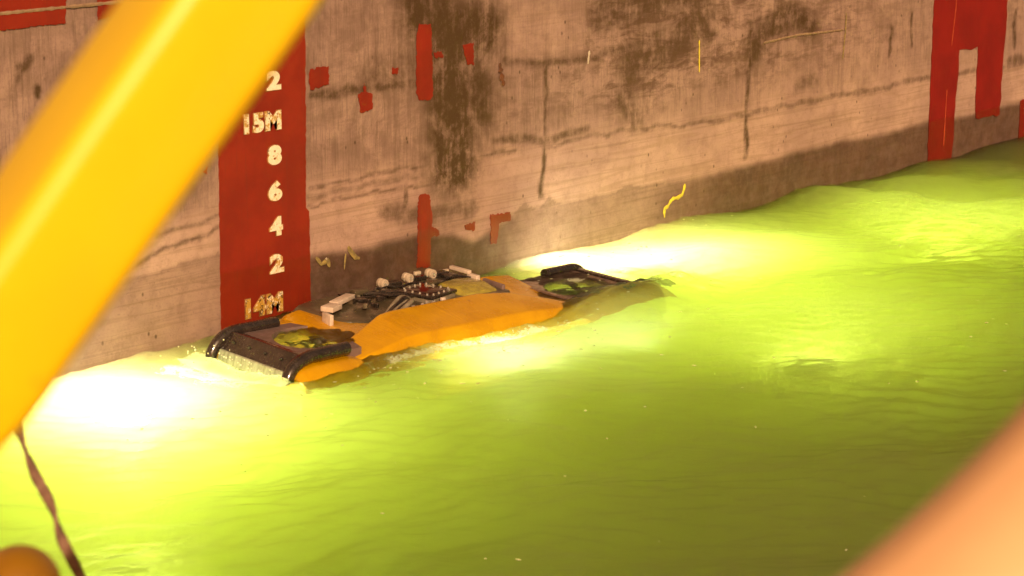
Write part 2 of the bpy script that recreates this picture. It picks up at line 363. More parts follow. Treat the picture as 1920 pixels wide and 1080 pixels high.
# draft numerals: raised weld-bead outline and worn cream paint
def numeral_mat(name, wear):
    t = NT(name); P = t.coord()
    n = t.noise(P, 32, 5, .7); n2 = t.noise(P, 75, 3, .6)
    c = t.mix(t.ramp(n2, .3, .7), (.92, .84, .66), (.84, .72, .48))
    c = t.mix(t.ramp(n, .50 - wear * .16, .60 - wear * .16), c, (.50, .28, .045))
    c = t.mix(t.ramp(t.noise(P, 41, 5, .75), .60 - wear * .10, .66 - wear * .10), c, (.06, .03, .012))
    t.bsdf(c, .5, 0, t.bump(t.math('ADD', n, n2), .6, .004), 0, .4)
    return t.m
NUM = [numeral_mat("draft_numeral_paint", w) for w in (-.35, .1, .6)]
BEAD = simple("numeral_bead", (.45, .24, .06), (.16, .06, .02), .5, nscale=45, bump=.6)
def numeral(txt, x0, x1, z0, z1, mat):
    res = []
    for off, ext in ((.082, .02), (.056, .02)):
        cu = bpy.data.curves.new("numeral", 'FONT'); cu.body = txt; cu.size = 1; cu.offset = off; cu.extrude = ext; cu.resolution_u = 4
        cu.space_character = 1.12
        tmp = bpy.data.objects.new("tmp", cu); COL.objects.link(tmp); dg = bpy.context.evaluated_depsgraph_get()
        me = bpy.data.meshes.new_from_object(tmp.evaluated_get(dg)); bpy.data.objects.remove(tmp); bpy.data.curves.remove(cu)
        res.append(me)
    c = np.array([v.co[:] for v in res[1].vertices]); lo = c.min(0); hi = c.max(0)
    sx = (x1 - x0) / (hi[0] - lo[0]); sz = (z1 - z0) / (hi[1] - lo[1])
    out = []
    for k, me in enumerate(res):
        yc = -.0105 if k == 0 else -.0135
        for v in me.vertices:
            x, y, zz = v.co; v.co = (x0 + (x - lo[0]) * sx, yc - (zz / .02) * .0022, z0 + (y - lo[1]) * sz)
        me.update()
    m = link("draft_numeral", res[1], mat, band)
    b = link("numeral_outline", res[0], BEAD, band)
    return m
for txt, x0, x1, z0, z1, m in [("4", .045, .147, 1.452, 1.556, 0), ("2", .041, .147, 1.250, 1.352, 0), ("15M", -.133, .143, 1.036, 1.140, 1), ("8", .038, .140, .850, .956, 0), ("6", .036, .138, .655, .762, 0),
                              ("4", .040, .138, .465, .568, 0), ("2", .036, .140, .262, .365, 1), ("14M", -.155, .126, .048, .155, 2)]:
    numeral(txt, x0, x1, z0, z1, NUM[m])

# ------------------------------------------------------------------ robot frame
E1 = Vector((1, -.05, -.022)).normalized()
E2 = Vector((-.2, -1, -.03)); E2 -= 0 * E1; E2.normalize()
E3 = E1.cross(-E2).normalized()
RO = Vector((-.57, -.27, 0))
def L(u, v, w): return E1 * u + E2 * v + E3 * w            # robot local (metres along, across towards the viewer, up)

# ------------------------------------------------------------------ water
def robot_uv(X, Y):
    a, b, c, d = E1.x, E2.x, E1.y, E2.y; det = a * d - b * c
    px = X - RO.x; py = Y - RO.y
    return (d * px - b * py) / det, (-c * px + a * py) / det

def water_height(X, Y):
    r = np.random.default_rng(11); h = np.zeros_like(X)
    wx = (vnoise(X, Y, .6, 3, 31) - .5) * 1.6; wy = (vnoise(X, Y, .6, 3, 32) - .5) * 1.6
    env = .45 + 1.1 * vnoise(X, Y, .45, 2, 33)
    for k in range(46):
        lam = .10 * (18 ** r.random()); th = r.normal(-2.2, .75); a = .0046 * lam ** 1.1 * r.uniform(.5, 1.4)
        kx, ky = math.cos(th) * 2 * math.pi / lam, math.sin(th) * 2 * math.pi / lam
        h += a * np.sin(kx * (X + wx * .6) + ky * (Y + wy * .6) + r.uniform(0, 6.28)) * env
    patch = sstep(.42, .62, vnoise(X, Y, .8, 3, 41))
    for k in range(26):
        lam = r.uniform(.07, .19); th = r.normal(-2.45, .33); a = .0050 * lam * r.uniform(.5, 1.3)
        kx, ky = math.cos(th) * 2 * math.pi / lam, math.sin(th) * 2 * math.pi / lam
        h += a * np.sin(kx * (X + wx * .35) + ky * (Y + wy * .35) + r.uniform(0, 6.28)) * (.25 + patch)
    h += (vnoise(X, Y, 2.0, 3, 35, .42) - .5) * .024
    u, v = robot_uv(X, Y)
    rip = (vnoise(u, v, 16, 3, 36) - .5)
    # disturbed collar round the robot
    du = np.maximum(np.maximum(-.1 - u, u - 2.85), 0); dv = np.maximum(np.maximum(-.05 - v, v - .78), 0); d = np.hypot(du, dv)
    h += rip * .022 * np.exp(-d / .13) + .012 * np.sin(d * 40) * np.exp(-d / .22)
    # water standing in the two thruster wells, and washing over the low far corner
    for cu, cv, ru, rv, top in ((.35, .365, .255, .235, .076), (2.44, .37, .24, .22, .069)):
        e = np.hypot((u - cu) / ru, (v - cv) / rv); h = h * (1 - sstep(1.1, .8, e)) + (top - .022 * u + .03 * rip) * sstep(1.1, .85, e)
    over = sstep(1.75, 2.25, u) * sstep(.52, .72, v) * sstep(1.35, .8, v) * sstep(3.4, 2.7, u)
    h += over * (.060 + .02 * rip)
    h += .03 * np.exp(-((u - 3.02) / .13) ** 2 - ((v - .55) / .4) ** 2) - .012 * np.exp(-((u + .2) / .16) ** 2 - ((v - .3) / .4) ** 2)
    h += .006 * np.exp(-((v - .84) / .09) ** 2) * sstep(.1, .5, u) * sstep(2.3, 1.7, u) * (.6 + 1.2 * rip)
    # a run of swash along the plating
    h += .02 * (vnoise(X, Y * 0, 1.4, 3, 40) - .5) * np.exp(Y / .25)
    far = np.maximum(np.maximum(-5 - X, X - 13), np.maximum(-6 - Y, 0)); h *= np.exp(-np.maximum(far, 0) / 2)
    return h

def foam_field(X, Y):
    u, v = robot_uv(X, Y); f = np.zeros_like(X)
    g = lambda a, s: np.exp(-(a / s) ** 2)
    f = np.maximum(f, .84 * g(v - .90, .13) * sstep(.15, .5, u) * sstep(2.2, 1.5, u))
    f = np.maximum(f, .64 * g(v - 1.08, .18) * sstep(.5, .8, u) * sstep(1.9, 1.2, u))
    f = np.maximum(f, 1.1 * g(u + .20, .15) * sstep(-.25, .0, v) * sstep(.95, .7, v))
    f = np.maximum(f, .85 * g(u + .38, .22) * sstep(-.3, .1, v) * sstep(.95, .6, v))
    f = np.maximum(f, .9 * g(np.hypot((u - 2.52) / 1.1, (v - .27)), .11))
    f = np.maximum(f, .8 * g(u - 2.98, .10) * sstep(-.1, .15, v) * sstep(1.0, .7, v))
    f = np.maximum(f, .6 * g(v + .16, .08) * sstep(-.1, .2, u) * sstep(2.6, 2.2, u))
    f = np.maximum(f, .55 * g(u - 3.15, .28) * g(v - .6, .35))
    f = np.maximum(f, .58 * np.exp(Y / .05) * (X > -2.5) * (X < 4))
    return f

def water_material():
    t = NT("harbour_water"); P = t.coord()
    b1 = t.noise(t.coord((1, 1, 1)), 7, 4, .55, .6); b2 = t.noise(P, 26, 3, .5, .4)
    bm_ = t.n("Bump"); t.set(bm_.inputs['Height'], t.math('ADD', t.math('MULTIPLY', b1, 1.), t.math('MULTIPLY', b2, .06)))
    bm_.inputs['Strength'].default_value = .35; bm_.inputs['Distance'].default_value = .03; N = bm_.outputs[0]
    fr = t.n("Fresnel"); fr.inputs['IOR'].default_value = 1.33; t.set(fr.inputs['Normal'], N)
    tr = t.n("BsdfTransparent"); rf = t.n("BsdfRefraction"); rf.inputs['IOR'].default_value = 1.33; rf.inputs['Roughness'].default_value = .16; t.set(rf.inputs['Normal'], N)
    gl = t.n("BsdfGlossy"); gl.inputs['Roughness'].default_value = .06; t.set(gl.inputs['Normal'], N)
    m0 = t.n("MixShader"); m0.inputs[0].default_value = .83; t.t.links.new(tr.outputs[0], m0.inputs[1]); t.t.links.new(rf.outputs[0], m0.inputs[2])
    m1 = t.n("MixShader"); t.set(m1.inputs[0], t.math('MULTIPLY', fr.outputs[0], .42)); t.t.links.new(m0.outputs[0], m1.inputs[1]); t.t.links.new(gl.outputs[0], m1.inputs[2])
    fo = t.attr("foam"); nf = t.noise(P, 55, 6, .8, .6); nb = t.noise(P, 9, 3, .6, .8)
    ff = t.math('ADD', t.math('MULTIPLY', nf, .65), t.math('MULTIPLY', nb, .45))
    thr = t.math('SUBTRACT', 1.02, t.math('MULTIPLY', fo, .62))
    q = t.n("MapRange", interpolation_type='SMOOTHSTEP'); t.set(q.inputs[0], t.math('SUBTRACT', ff, thr)); q.inputs[1].default_value = -.03; q.inputs[2].default_value = .05; q.inputs[3].default_value = 0; q.inputs[4].default_value = .8
    df = t.n("BsdfDiffuse"); df.inputs[0].default_value = (.85, .85, .70, 1); t.set(df.inputs['Normal'], N)
    tl = t.n("BsdfTranslucent"); tl.inputs[0].default_value = (.85, .85, .65, 1)
    md = t.n("MixShader"); md.inputs[0].default_value = .5; t.t.links.new(df.outputs[0], md.inputs[1]); t.t.links.new(tl.outputs[0], md.inputs[2])
    m2 = t.n("MixShader"); t.t.links.new(q.outputs[0], m2.inputs[0]); t.t.links.new(m1.outputs[0], m2.inputs[1]); t.t.links.new(md.outputs[0], m2.inputs[2])
    t.t.links.new(m2.outputs[0], t.out.inputs['Surface'])
    vs = t.n("VolumeScatter"); vs.inputs['Color'].default_value = (.95, 1, .78, 1); vs.inputs['Density'].default_value = 1.3; vs.inputs['Anisotropy'].default_value = .2
    va = t.n("VolumeAbsorption"); va.inputs['Color'].default_value = (.885, .973, .16, 1); va.inputs['Density'].default_value = 1.4
    ad = t.n("AddShader"); t.t.links.new(vs.outputs[0], ad.inputs[0]); t.t.links.new(va.outputs[0], ad.inputs[1]); t.t.links.new(ad.outputs[0], t.out.inputs['Volume'])
    return t.m

def build_water():
    xs = axis_coords(-4.6, 6.0, .018, -200, 200, 1.12, 20); ys = axis_coords(-5.4, .06, .018, -200, .06, 1.12, 20)
    ys = ys[ys <= .0601]
    X, Y = np.meshgrid(xs, ys, indexing='ij'); H = water_height(X, Y)
    nx, ny = X.shape; top = np.stack([X, Y, H], -1).reshape(-1, 3); i = np.arange(nx * ny).reshape(nx, ny)
    q = np.stack([i[:-1, :-1], i[1:, :-1], i[1:, 1:], i[:-1, 1:]], -1).reshape(-1, 4).tolist()
    nb = len(top); D = -5
    co = np.vstack([top, [(xs[0], ys[0], D), (xs[-1], ys[0], D), (xs[-1], ys[-1], D), (xs[0], ys[-1], D)]])
    q += [list(i[::-1, 0]) + [nb, nb + 1], list(i[:, -1]) + [nb + 2, nb + 3], list(i[0, :]) + [nb + 3, nb], list(i[-1, ::-1]) + [nb + 1, nb + 2], [nb, nb + 3, nb + 2, nb + 1]]
    me = np_mesh("water", co, q)
    for p in me.polygons[:(nx - 1) * (ny - 1)]: p.use_smooth = True
    add_attr(me, "foam", foam_field(X, Y).ravel())
    o = link("water", me, water_material()); tag(o, kind='structure')
    return o
build_water()
# bed under the water
bm = bmesh.new(); bmesh.ops.create_grid(bm, x_segments=1, y_segments=1, size=260)
sb = from_bm("ground", bm, simple("silt", (.10, .085, .04), None, .9)); sb.location = (0, 0, -5.2); tag(sb, kind='structure')

# ------------------------------------------------------------------ robot
def wet_yellow():
    t = NT("wet_yellow_float"); P = t.coord(); riv = t.noise(t.coord((55, 6, 5)), 1, 4, .6, .8); n = t.noise(P, 5, 5); f = t.noise(P, 45, 4)
    c = t.mix(t.ramp(n, .35, .68), (.64, .335, .0015), (.53, .262, .0015))
    c = t.mix(t.ramp(t.noise(P, 14, 6, .7), .64, .72, 0, .6), c, (.26, .10, .01))
    t.bsdf(c, t.ramp(n, .3, .7, .12, .32), 0, t.bump(t.math('ADD', riv, t.math('MULTIPLY', f, .08)), .30, .010), .35, .35)
    return t.m
YEL = wet_yellow()
RUB = simple("wet_black_rubber", (.022, .016, .014), (.04, .028, .022), .22, nscale=20, coat=.5, bump=.05)
RUBB = simple("worn_brown_deck", (.24, .15, .105), (.13, .08, .06), .4, nscale=18, coat=.3)
DECK = simple("purple_grey_deck", (.20, .13, .115), (.15, .098, .088), .55, nscale=12, bump=.3)
GREY = simple("wet_grey_plate", (.12, .095, .055), (.075, .058, .032), .35, metal=.25, nscale=7, coat=.3, bump=.25, bdist=.01)
GREYL = simple("light_grey_plate", (.32, .27, .19), (.2, .165, .11), .4, metal=.2, nscale=16)
CREAM = simple("cream_plastic", (.56, .46, .35), (.42, .34, .25), .45, nscale=25, bump=.1)
PINK = simple("white_bracket_plastic", (.66, .54, .44), (.52, .42, .33), .45, nscale=25, bump=.1)
GLASS = simple("maroon_window", (.018, .003, .003), (.012, .003, .004), .12, nscale=10, coat=.6, bump=.05)
BLACK = simple("black_frame", (.014, .010, .008), (.03, .022, .016), .3, nscale=20, coat=.3)
STEEL = simple("bright_bolt", (.75, .70, .62), (.6, .55, .45), .25, metal=.6, nscale=30, bump=.1)
STRIP = simple("pale_wet_strip", (.50, .55, .40), (.30, .33, .22), .15, nscale=14, coat=.8, bump=.5, bdist=.01, stretch=(3, 3, .6))  # pale base colour stands in for the water glow it reflects
WELL = simple("pale_olive_duct", (.62, .52, .10), (.42, .34, .06), .4, nscale=14, bump=.4)
POOL = simple("olive_foam_block", (.40, .33, .045), (.26, .2, .035), .35, nscale=30, coat=.4, bump=.5)

rob = empty("cleaning_robot", RO)
tag(rob, "yellow and black hull cleaning robot awash in green water beside the ship's red draft marks", "robot")

def rsec(name, secs, mat, closed=True, bevel=.012, parent=None, sub=0):
    """loft: each section is a list of (u, v, w)"""
    bm = bmesh.new(); V = [[bm.verts.new(L(*p)) for p in s] for s in secs]; n = len(secs[0])
    for A, B in zip(V[:-1], V[1:]):
        for k in range(n): bm.faces.new((A[k], A[(k + 1) % n], B[(k + 1) % n], B[k]))
    bm.faces.new(V[0][::-1]); bm.faces.new(V[-1])
    if bevel:
        bmesh.ops.recalc_face_normals(bm, faces=bm.faces)
        ed = [e for e in bm.edges if len(e.link_faces) == 2 and e.calc_face_angle(0) > .18]
        bmesh.ops.bevel(bm, geom=ed, offset=bevel, segments=3, profile=.5, affect='EDGES', clamp_overlap=True)
    return from_bm(name, bm, mat, parent or rob)

def rbox(name, c, half, mat, ang=0, tilt=0, bevel=.006, parent=None):
    secs = []
    for s in (-1, 1):
        sec = []
        for a, b in ((-1, -1), (1, -1), (1, 1), (-1, 1)):
            du, dv, dw = half[0] * s, half[1] * a, half[2] * b
            dw += tilt * du
            sec.append((c[0] + du * math.cos(ang) - dv * math.sin(ang), c[1] + du * math.sin(ang) + dv * math.cos(ang), c[2] + dw))
        secs.append(sec)
    return rsec(name, secs, mat, bevel=bevel, parent=parent)

def catmull(pts, n=8):
    P = [Vector(p) for p in pts]; P = [2 * P[0] - P[1]] + P + [2 * P[-1] - P[-2]]; out = []
    for k in range(1, len(P) - 2):
        a, b, c, d = P[k - 1:k + 3]
        for j in range(n):
            t = j / n; out.append(.5 * ((2 * b) + (c - a) * t + (2 * a - 5 * b + 4 * c - d) * t * t + (3 * b - a - 3 * c + d) * t ** 3))
    out.append(P[-2]); return out

def tube_bm(path, rad, seg=16, cap=True, wob=0, bm=None):
    bm = bm or bmesh.new(); rings = []; up = Vector((.13, .21, .97))
    for k, p in enumerate(path):
        t = (path[min(k + 1, len(path) - 1)] - path[max(k - 1, 0)]).normalized(); x = t.cross(up).normalized(); y = t.cross(x)
        r = rad(k / (len(path) - 1)) if callable(rad) else rad
        rings.append([bm.verts.new(p + (x * math.cos(a) + y * math.sin(a)) * (r * (1 + wob * mn.noise(p * 30 + Vector((a, 0, 0)))))) for a in [2 * math.pi * j / seg for j in range(seg)]])
    for A, B in zip(rings[:-1], rings[1:]):
        for j in range(seg): bm.faces.new((A[j], A[(j + 1) % seg], B[(j + 1) % seg], B[j]))
    if cap: bm.faces.new(rings[0][::-1]); bm.faces.new(rings[-1])
    return bm

def rtube(name, pts, rad, mat, n=8, seg=14, parent=None):
    return from_bm(name, tube_bm([L(*p) for p in catmull(pts, n)], rad, seg), mat, parent or rob)

# yellow underbody: low deck, higher along the hull side
body = rsec("body", [[(u, v0, -.26), (u, v0, w0 - .03), (u, v0 + .05, w0), (u, .34, w1), (u, .70, w1 - .01), (u, .75, w1 - .06), (u, .74, -.26)] for u, v0, w0, w1 in
             ((.40, -.06, .085, .048), (.46, -.09, .108, .060), (.56, -.11, .116, .088), (.70, -.12, .11, .090), (.95, -.12, .10, .06), (1.3, -.12, .08, .04), (1.8, -.12, .10, .05), (2.05, -.10, .105, .055), (2.22, -.06, .10, .05))], YEL, bevel=.014)
# near float: wedge ended, sloping top
flt = rsec("float", [[(u, vi, -.24), (u, vi, wi), (u, vi + .02, wi + .004), (u, vn, wn), (u, vn + .03, wn - .035), (u, .84, -.09), (u, .79, -.24)] for u, vi, wi, vn, wn in
            ((.34, .53, .050, .71, .035), (.45, .50, .075, .715, .055), (.72, .455, .165, .72, .105), (.80, .45, .172, .72, .108), (1.48, .45, .172, .72, .106), (1.72, .47, .150, .72, .098), (1.95, .56, .105, .72, .080), (2.16, .66, .06, .72, .055))], YEL, bevel=.010)
# end blocks under the fenders
rsec("end_float", [[(u, .55, -.2), (u, .57, w - .01), (u, .62, w), (u, .74, w - .005), (u, .80, w - .05), (u, .80, -.2)] for u, w in ((-.085, .02), (-.05, .055), (.05, .068), (.28, .066), (.36, .05), (.42, .01))], YEL, bevel=.015)
rsec("end_float", [[(u, .55, -.08), (u, .57, w - .01), (u, .62, w), (u, .72, w - .005), (u, .76, w - .05), (u, .88, -.12)] for u, w in ((2.05, .04), (2.15, .055), (2.60, .052), (2.78, .02))], YEL, bevel=.015)
rsec("end_float", [[(u, -.08, -.2), (u, -.08, w - .03), (u, -.04, w), (u, .06, w), (u, .08, w - .02), (u, .08, -.2)] for u, w in ((-.06, .04), (.05, .075), (.36, .09), (.45, .09))], YEL, bevel=.012)

def deck_plate(u0, u1, v0, v1, cu, cv, ru, rv, w, mat, gap=0):
    bm = bmesh.new(); N = 48; ring = []; outer = []
    for k in range(N + 1):
        a = gap + (2 * math.pi - 2 * gap) * k / N; c, s = math.cos(a), math.sin(a)
        ring.append((cu + ru * c * (1 + .04 * math.sin(3 * a)), cv + rv * s))
        m = max(abs(c), abs(s)); x, y = c / m, s / m
        outer.append((cu + (x * (u1 - cu) if x > 0 else -x * (u0 - cu)), cv + (y * (v1 - cv) if y > 0 else -y * (v0 - cv))))
    rows = []
    for pts, ww in ((outer, w - .03), (outer, w), (ring, w), (ring, w - .10), (outer, w - .10)):
        rows.append([bm.verts.new(L(p[0], p[1], ww)) for p in pts])
    for A, B in zip(rows, rows[1:] + rows[:1]):
        for k in range(N): bm.faces.new((A[k], A[k + 1], B[k + 1], B[k]))
    if gap:
        for k in (0, N): bm.faces.new([r[k] for r in rows])
    else: bmesh.ops.remove_doubles(bm, verts=bm.verts, dist=1e-5)
    return from_bm("end_deck", bm, mat, rob)
deck_plate(-.01, .47, .05, .68, .33, .365, .235, .225, .088, DECK, 1.05)
deck_plate(2.18, 2.82, .04, .68, 2.42, .385, .215, .185, .068, RUBB)

def duct(cu, cv, r):
    bm = bmesh.new(); N = 36; rows = []
    for rr, w in ((r, -.02), (r + .012, -.02), (r + .012, -.12), (r, -.12)):
        rows.append([bm.verts.new(L(cu + rr * math.cos(a), cv + rr * math.sin(a), w)) for a in [2 * math.pi * k / N for k in range(N)]])
    for A, B in zip(rows, rows[1:] + rows[:1]):
        for k in range(N): bm.faces.new((A[k], A[(k + 1) % N], B[(k + 1) % N], B[k]))
    bmesh.ops.remove_doubles(bm, verts=bm.verts, dist=1e-5)
    d = from_bm("thruster_duct", bm, WELL, rob)
    bm = bmesh.new(); bmesh.ops.create_uvsphere(bm, u_segments=20, v_segments=12, radius=.05, matrix=Matrix.Translation(L(cu, cv, -.02))); from_bm("thruster_hub", bm, BLACK, d)
    for k in range(4):
        a = k * math.pi / 2 + .5; rbox("thruster_blade", (cu + .12 * math.cos(a), cv + .12 * math.sin(a), -.03), (.075, .028, .006), BLACK, a, parent=d, bevel=.002)
duct(.36, .365, .215); duct(2.44, .375, .19)

def fender(s, u0, low):
    """s = +1 left end, -1 right end; u0 = end line"""
    f = lambda du: u0 + s * du
    root = rsec("fender", [[(f(.035), v, .105 - low), (f(-.005), v, .108 - low), (f(-.078), v, .036 - low), (f(-.085), v, -.12), (f(.035), v, -.12)] for v in (.055, .20, .36, .52, .665)], RUB, bevel=.008)
    rsec("pale_strip", [[(f(-.080), v, .032 - low), (f(-.092), v, .028 - low), (f(-.106), v, -.030), (f(-.088), v, -.034)] for v in (.075, .3, .5, .645)], STRIP, bevel=.003, parent=root)
    for v in (.14, .28, .42, .56):
        bm = bmesh.new(); bmesh.ops.create_icosphere(bm, subdivisions=2, radius=.009, matrix=Matrix.Translation(L(f(-.046), v, .074 - low))); from_bm("bolt", bm, BLACK, root)
    rtube("fender_arm", [(f(.30), .685, .100 - low), (f(.15), .69, .100 - low), (f(.03), .69, .096 - low), (f(-.06), .69, .062 - low), (f(-.105), .69, .0 - low), (f(-.115), .69, -.09)], .034, RUB)
    rtube("fender_arm", [(f(.31), .06, .105 - low), (f(.15), .055, .105 - low), (f(.02), .045, .10 - low), (f(-.06), .035, .066 - low), (f(-.11), .03, .0 - low), (f(-.12), .03, -.09)], .030, RUB)
fender(1, 0, 0)
fender(-1, 2.78, .022)

# grey chassis over the hull side
sk = lambda u, v: u + max(0, .9 - u) * .75 * (v + .02)
ch = rsec("chassis", [[(sk(u, p), p, q) for p, q in ((v0, -.05), (v0, w - .03), (v0 + .03, w), (v1, w1), (v1 + .03, w1 - .05), (v1 + .03, -.05))] for u, v0, w, v1, w1 in
           ((.56, -.11, .112, .22, .095), (.60, -.12, .130, .28, .104), (.68, -.13, .138, .30, .10), (.80, -.13, .142, .30, .09), (.98, -.13, .140, .32, .085), (1.12, -.13, .136, .33, .115), (1.6, -.13, .136, .36, .118), (1.88, -.13, .136, .34, .118))], GREY, bevel=.006)
for c, h, a in (((1.05, -.02, .1385), (.05, .012, .002), 0), ((1.27, .0, .1385), (.05, .010, .002), 0), ((1.62, -.02, .1385), (.06, .010, .002), 0), ((.95, -.09, .1425), (.06, .012, .003), 0)):
    rbox("slot", c, h, BLACK, a, parent=ch, bevel=0)
# brackets
b = rbox("bracket", (.555, .215, .112), (.012, .046, .036), PINK, .15, bevel=.004)
rbox("bracket_arm", (.655, .125, .148), (.056, .040, .014), PINK, -.35, parent=b, bevel=.004)
rbox("bracket_arm", (.80, .045, .155), (.11, .030, .012), PINK, -.42, parent=b, bevel=.004)
b = rbox("bracket", (1.845, .055, .135), (.016, .045, .026), PINK, .0, bevel=.004)
rbox("bracket_arm", (1.84, -.06, .168), (.016, .085, .010), PINK, .0, parent=b, bevel=.003)
# rollers
def roller(u, v, w, r=.034, hl=.034):
    bm = bmesh.new(); pr = [(-hl, .0), (-hl, r * .9), (-hl * .85, r), (-.005, r), (-.003, r * .88), (.003, r * .88), (.005, r), (hl * .85, r), (hl, r * .9), (hl, r * .62), (hl * .8, r * .55), (hl * .8, 0)]
    N = 22; rows = []
    for t, rr in pr: rows.append([bm.verts.new(L(u + rr * math.cos(a), v + t, w + rr * math.sin(a))) for a in [2 * math.pi * k / N for k in range(N)]])
    for A, B in zip(rows[:-1], rows[1:]):
        for k in range(N): bm.faces.new((A[k], A[(k + 1) % N], B[(k + 1) % N], B[k]))
    bmesh.ops.remove_doubles(bm, verts=bm.verts, dist=1e-5)
    o = from_bm("roller", bm, CREAM, rob)
    bm = bmesh.new(); M = Matrix.Translation(L(u, v + hl * .95, w)) @ E2.to_track_quat('Z', 'Y').to_matrix().to_4x4()
    bmesh.ops.create_cone(bm, cap_ends=True, segments=12, radius1=r * .36, radius2=r * .3, depth=.016, matrix=M); from_bm("axle", bm, STEEL, o)
    rbox("axle_block", (u + .075, v + .005, w - .012), (.055, .03, .014), BLACK, 0, parent=o)
for u, v in ((1.24, -.105), (1.46, -.125), (1.65, -.125)): roller(u, v, .158, .027, .030)
for c, h, a in (((1.02, -.06, .150), (.05, .030, .012), .1), ((1.16, .03, .146), (.030, .040, .010), -.2), ((.90, .10, .150), (.030, .030, .010), .3), ((1.55, .02, .145), (.05, .03, .012), -.1), ((1.74, -.05, .146), (.04, .035, .012), 0)):
    rbox("housing", c, h, BLACK if h[0] < .045 else GREY, a, bevel=.004)
for k in range(4):
    rtube("cable", [(1.0 + .02 * k, .02 * k, .150), (1.08, .05 + .03 * k, .158), (1.16, .03 + .05 * k, .152), (1.22, .06 + .05 * k, .150)], .006, BLACK, seg=8)
for k in range(6):
    r = random.Random(70 + k); u0 = .86 + .15 * k; v0 = r.uniform(-.06, .10)
    rtube("cable", [(u0, v0, .146), (u0 + .07, v0 + r.uniform(-.04, .04), .155), (u0 + .15, v0 + r.uniform(-.05, .05), .150), (u0 + .22, v0 + r.uniform(-.04, .06), .142)], .005 + .002 * (k % 2), BLACK, seg=8)
for k in range(10):
    r = random.Random(90 + k); rbox("fitting", (r.uniform(.80, 1.12), r.uniform(-.05, .24), .140), (r.uniform(.008, .022), r.uniform(.008, .02), r.uniform(.006, .014)), (BLACK, GREY, RUB)[k % 3], r.uniform(0, 1.5), bevel=.003)
rbox("bump_stop", (1.58, -.17, .160), (.025, .012, .012), CREAM)
rbox("bump_stop", (1.80, -.15, .148), (.02, .012, .012), CREAM)
# bolted window
pn = rbox("window_box", (1.345, .175, .115), (.125, .125, .030), GREYL, -.22)
rbox("window_frame", (1.345, .175, .152), (.132, .130, .008), BLACK, -.22, parent=pn, bevel=.003)
rbox("window_pane", (1.350, .165, .161), (.088, .088, .002), GLASS, -.22, parent=pn, bevel=.001)
for k in range(16):
    s, j = divmod(k, 4); tt = -1 + 2 * (j + .5) / 4
    a, bq = ((tt, 1), (1, -tt), (-tt, -1), (-1, tt))[s]
    x, y = a * .108, bq * .106; ca, sa = math.cos(-.22), math.sin(-.22)
    bm = bmesh.new(); M = Matrix.Translation(L(1.345 + x * ca - y * sa, .175 + x * sa + y * ca, .164))
    bmesh.ops.create_cone(bm, cap_ends=True, segments=8, radius1=.0062, radius2=.005, depth=.012, matrix=M); from_bm("bolt", bm, STEEL, pn)
# hoses and connectors dropping from the window box into the well
for k in range(7):
    o = (k - 3) * .028; r = random.Random(k)
    rtube("hose", [(1.19 - .02 * k, .24 + o * .6, .135), (1.08, .285 + o * .6, .155 + r.uniform(-.01, .012)), (.96, .32 + o * .5, .12), (.86, .35 + o * .45, .06), (.80, .37 + o * .4, .02)], .011 + r.uniform(-.002, .003), BLACK if k % 3 else GREYL, seg=10)
for k in range(9):
    r = random.Random(50 + k); rbox("connector", (1.05 + .028 * k, .36 + r.uniform(-.02, .03), .122 + r.uniform(0, .02)), (.009, .009, .012), STEEL if k % 2 else BLACK, r.uniform(0, 1), bevel=.002)
rbox("lifting_lug", (1.32, .345, .140), (.016, .012, .014), PINK)
# olive block and its end plate beside the bracket
rsec("foam_block", [[(u, .05, .10), (u, .06, w), (u, .20, w + .004), (u, .30, w - .02), (u, .32, .10)] for u, w in ((1.52, .125), (1.56, .150), (1.68, .158), (1.80, .150), (1.82, .12))], POOL, bevel=.008)
rbox("end_plate", (1.87, .21, .105), (.012, .10, .04), DECK, .1)

# ------------------------------------------------------------------ splash droplets
def splash():
    bm = bmesh.new(); r = random.Random(5)
    for k in range(260):
        kind = r.random()
        if kind < .55: u, v, w = r.gauss(2.98, .12), r.gauss(.35, .25), abs(r.gauss(0, .035)) + .02
        elif kind < .8: u, v, w = r.gauss(-.2, .08), r.uniform(-.05, .8), abs(r.gauss(0, .02)) + .02
        else: u, v, w = r.uniform(.4, 1.9), r.gauss(.88, .04), abs(r.gauss(0, .012)) + .03
        bmesh.ops.create_icosphere(bm, subdivisions=1, radius=r.uniform(.002, .006), matrix=Matrix.Translation(RO + L(u, v, w)))
    o = from_bm("splash", bm, simple("spray", (.8, .8, .62), (.7, .72, .4), .15, coat=.5)); tag(o, kind='stuff')
splash()

def flecks():
    bm = bmesh.new(); r = random.Random(9); P = []
    for k in range(310):
        if k < 170: u, v = r.gauss(.9, .9), abs(r.gauss(0, .35)) + .85
        elif k < 240: u, v = r.uniform(2.2, 5), r.uniform(-.6, .4)  # pale flecks here also imitate sparkles on the lit water
        else: u, v = r.uniform(-1.5, 6), r.uniform(.8, 4.2)
        p = RO + E1 * u + E2 * v; P.append((p.x, p.y, r.uniform(.0025, .008) * (1 if k < 240 else .9)))
    A = np.array(P); H = water_height(A[:, 0], A[:, 1])
    for (x, y, q), h in zip(P, H):
        if y > -.03: continue
        M = Matrix.Translation((x, y, h + .001)) @ Matrix.Rotation(r.uniform(0, 3), 4, 'Z') @ Matrix.Diagonal((r.uniform(1, 2.6), 1, .35, 1))
        bmesh.ops.create_icosphere(bm, subdivisions=1, radius=q, matrix=M)
    o = from_bm("foam_glint_flecks", bm, simple("froth_glint", (.8, .8, .55), (.6, .6, .25), .4)); tag(o, kind='stuff')
flecks()

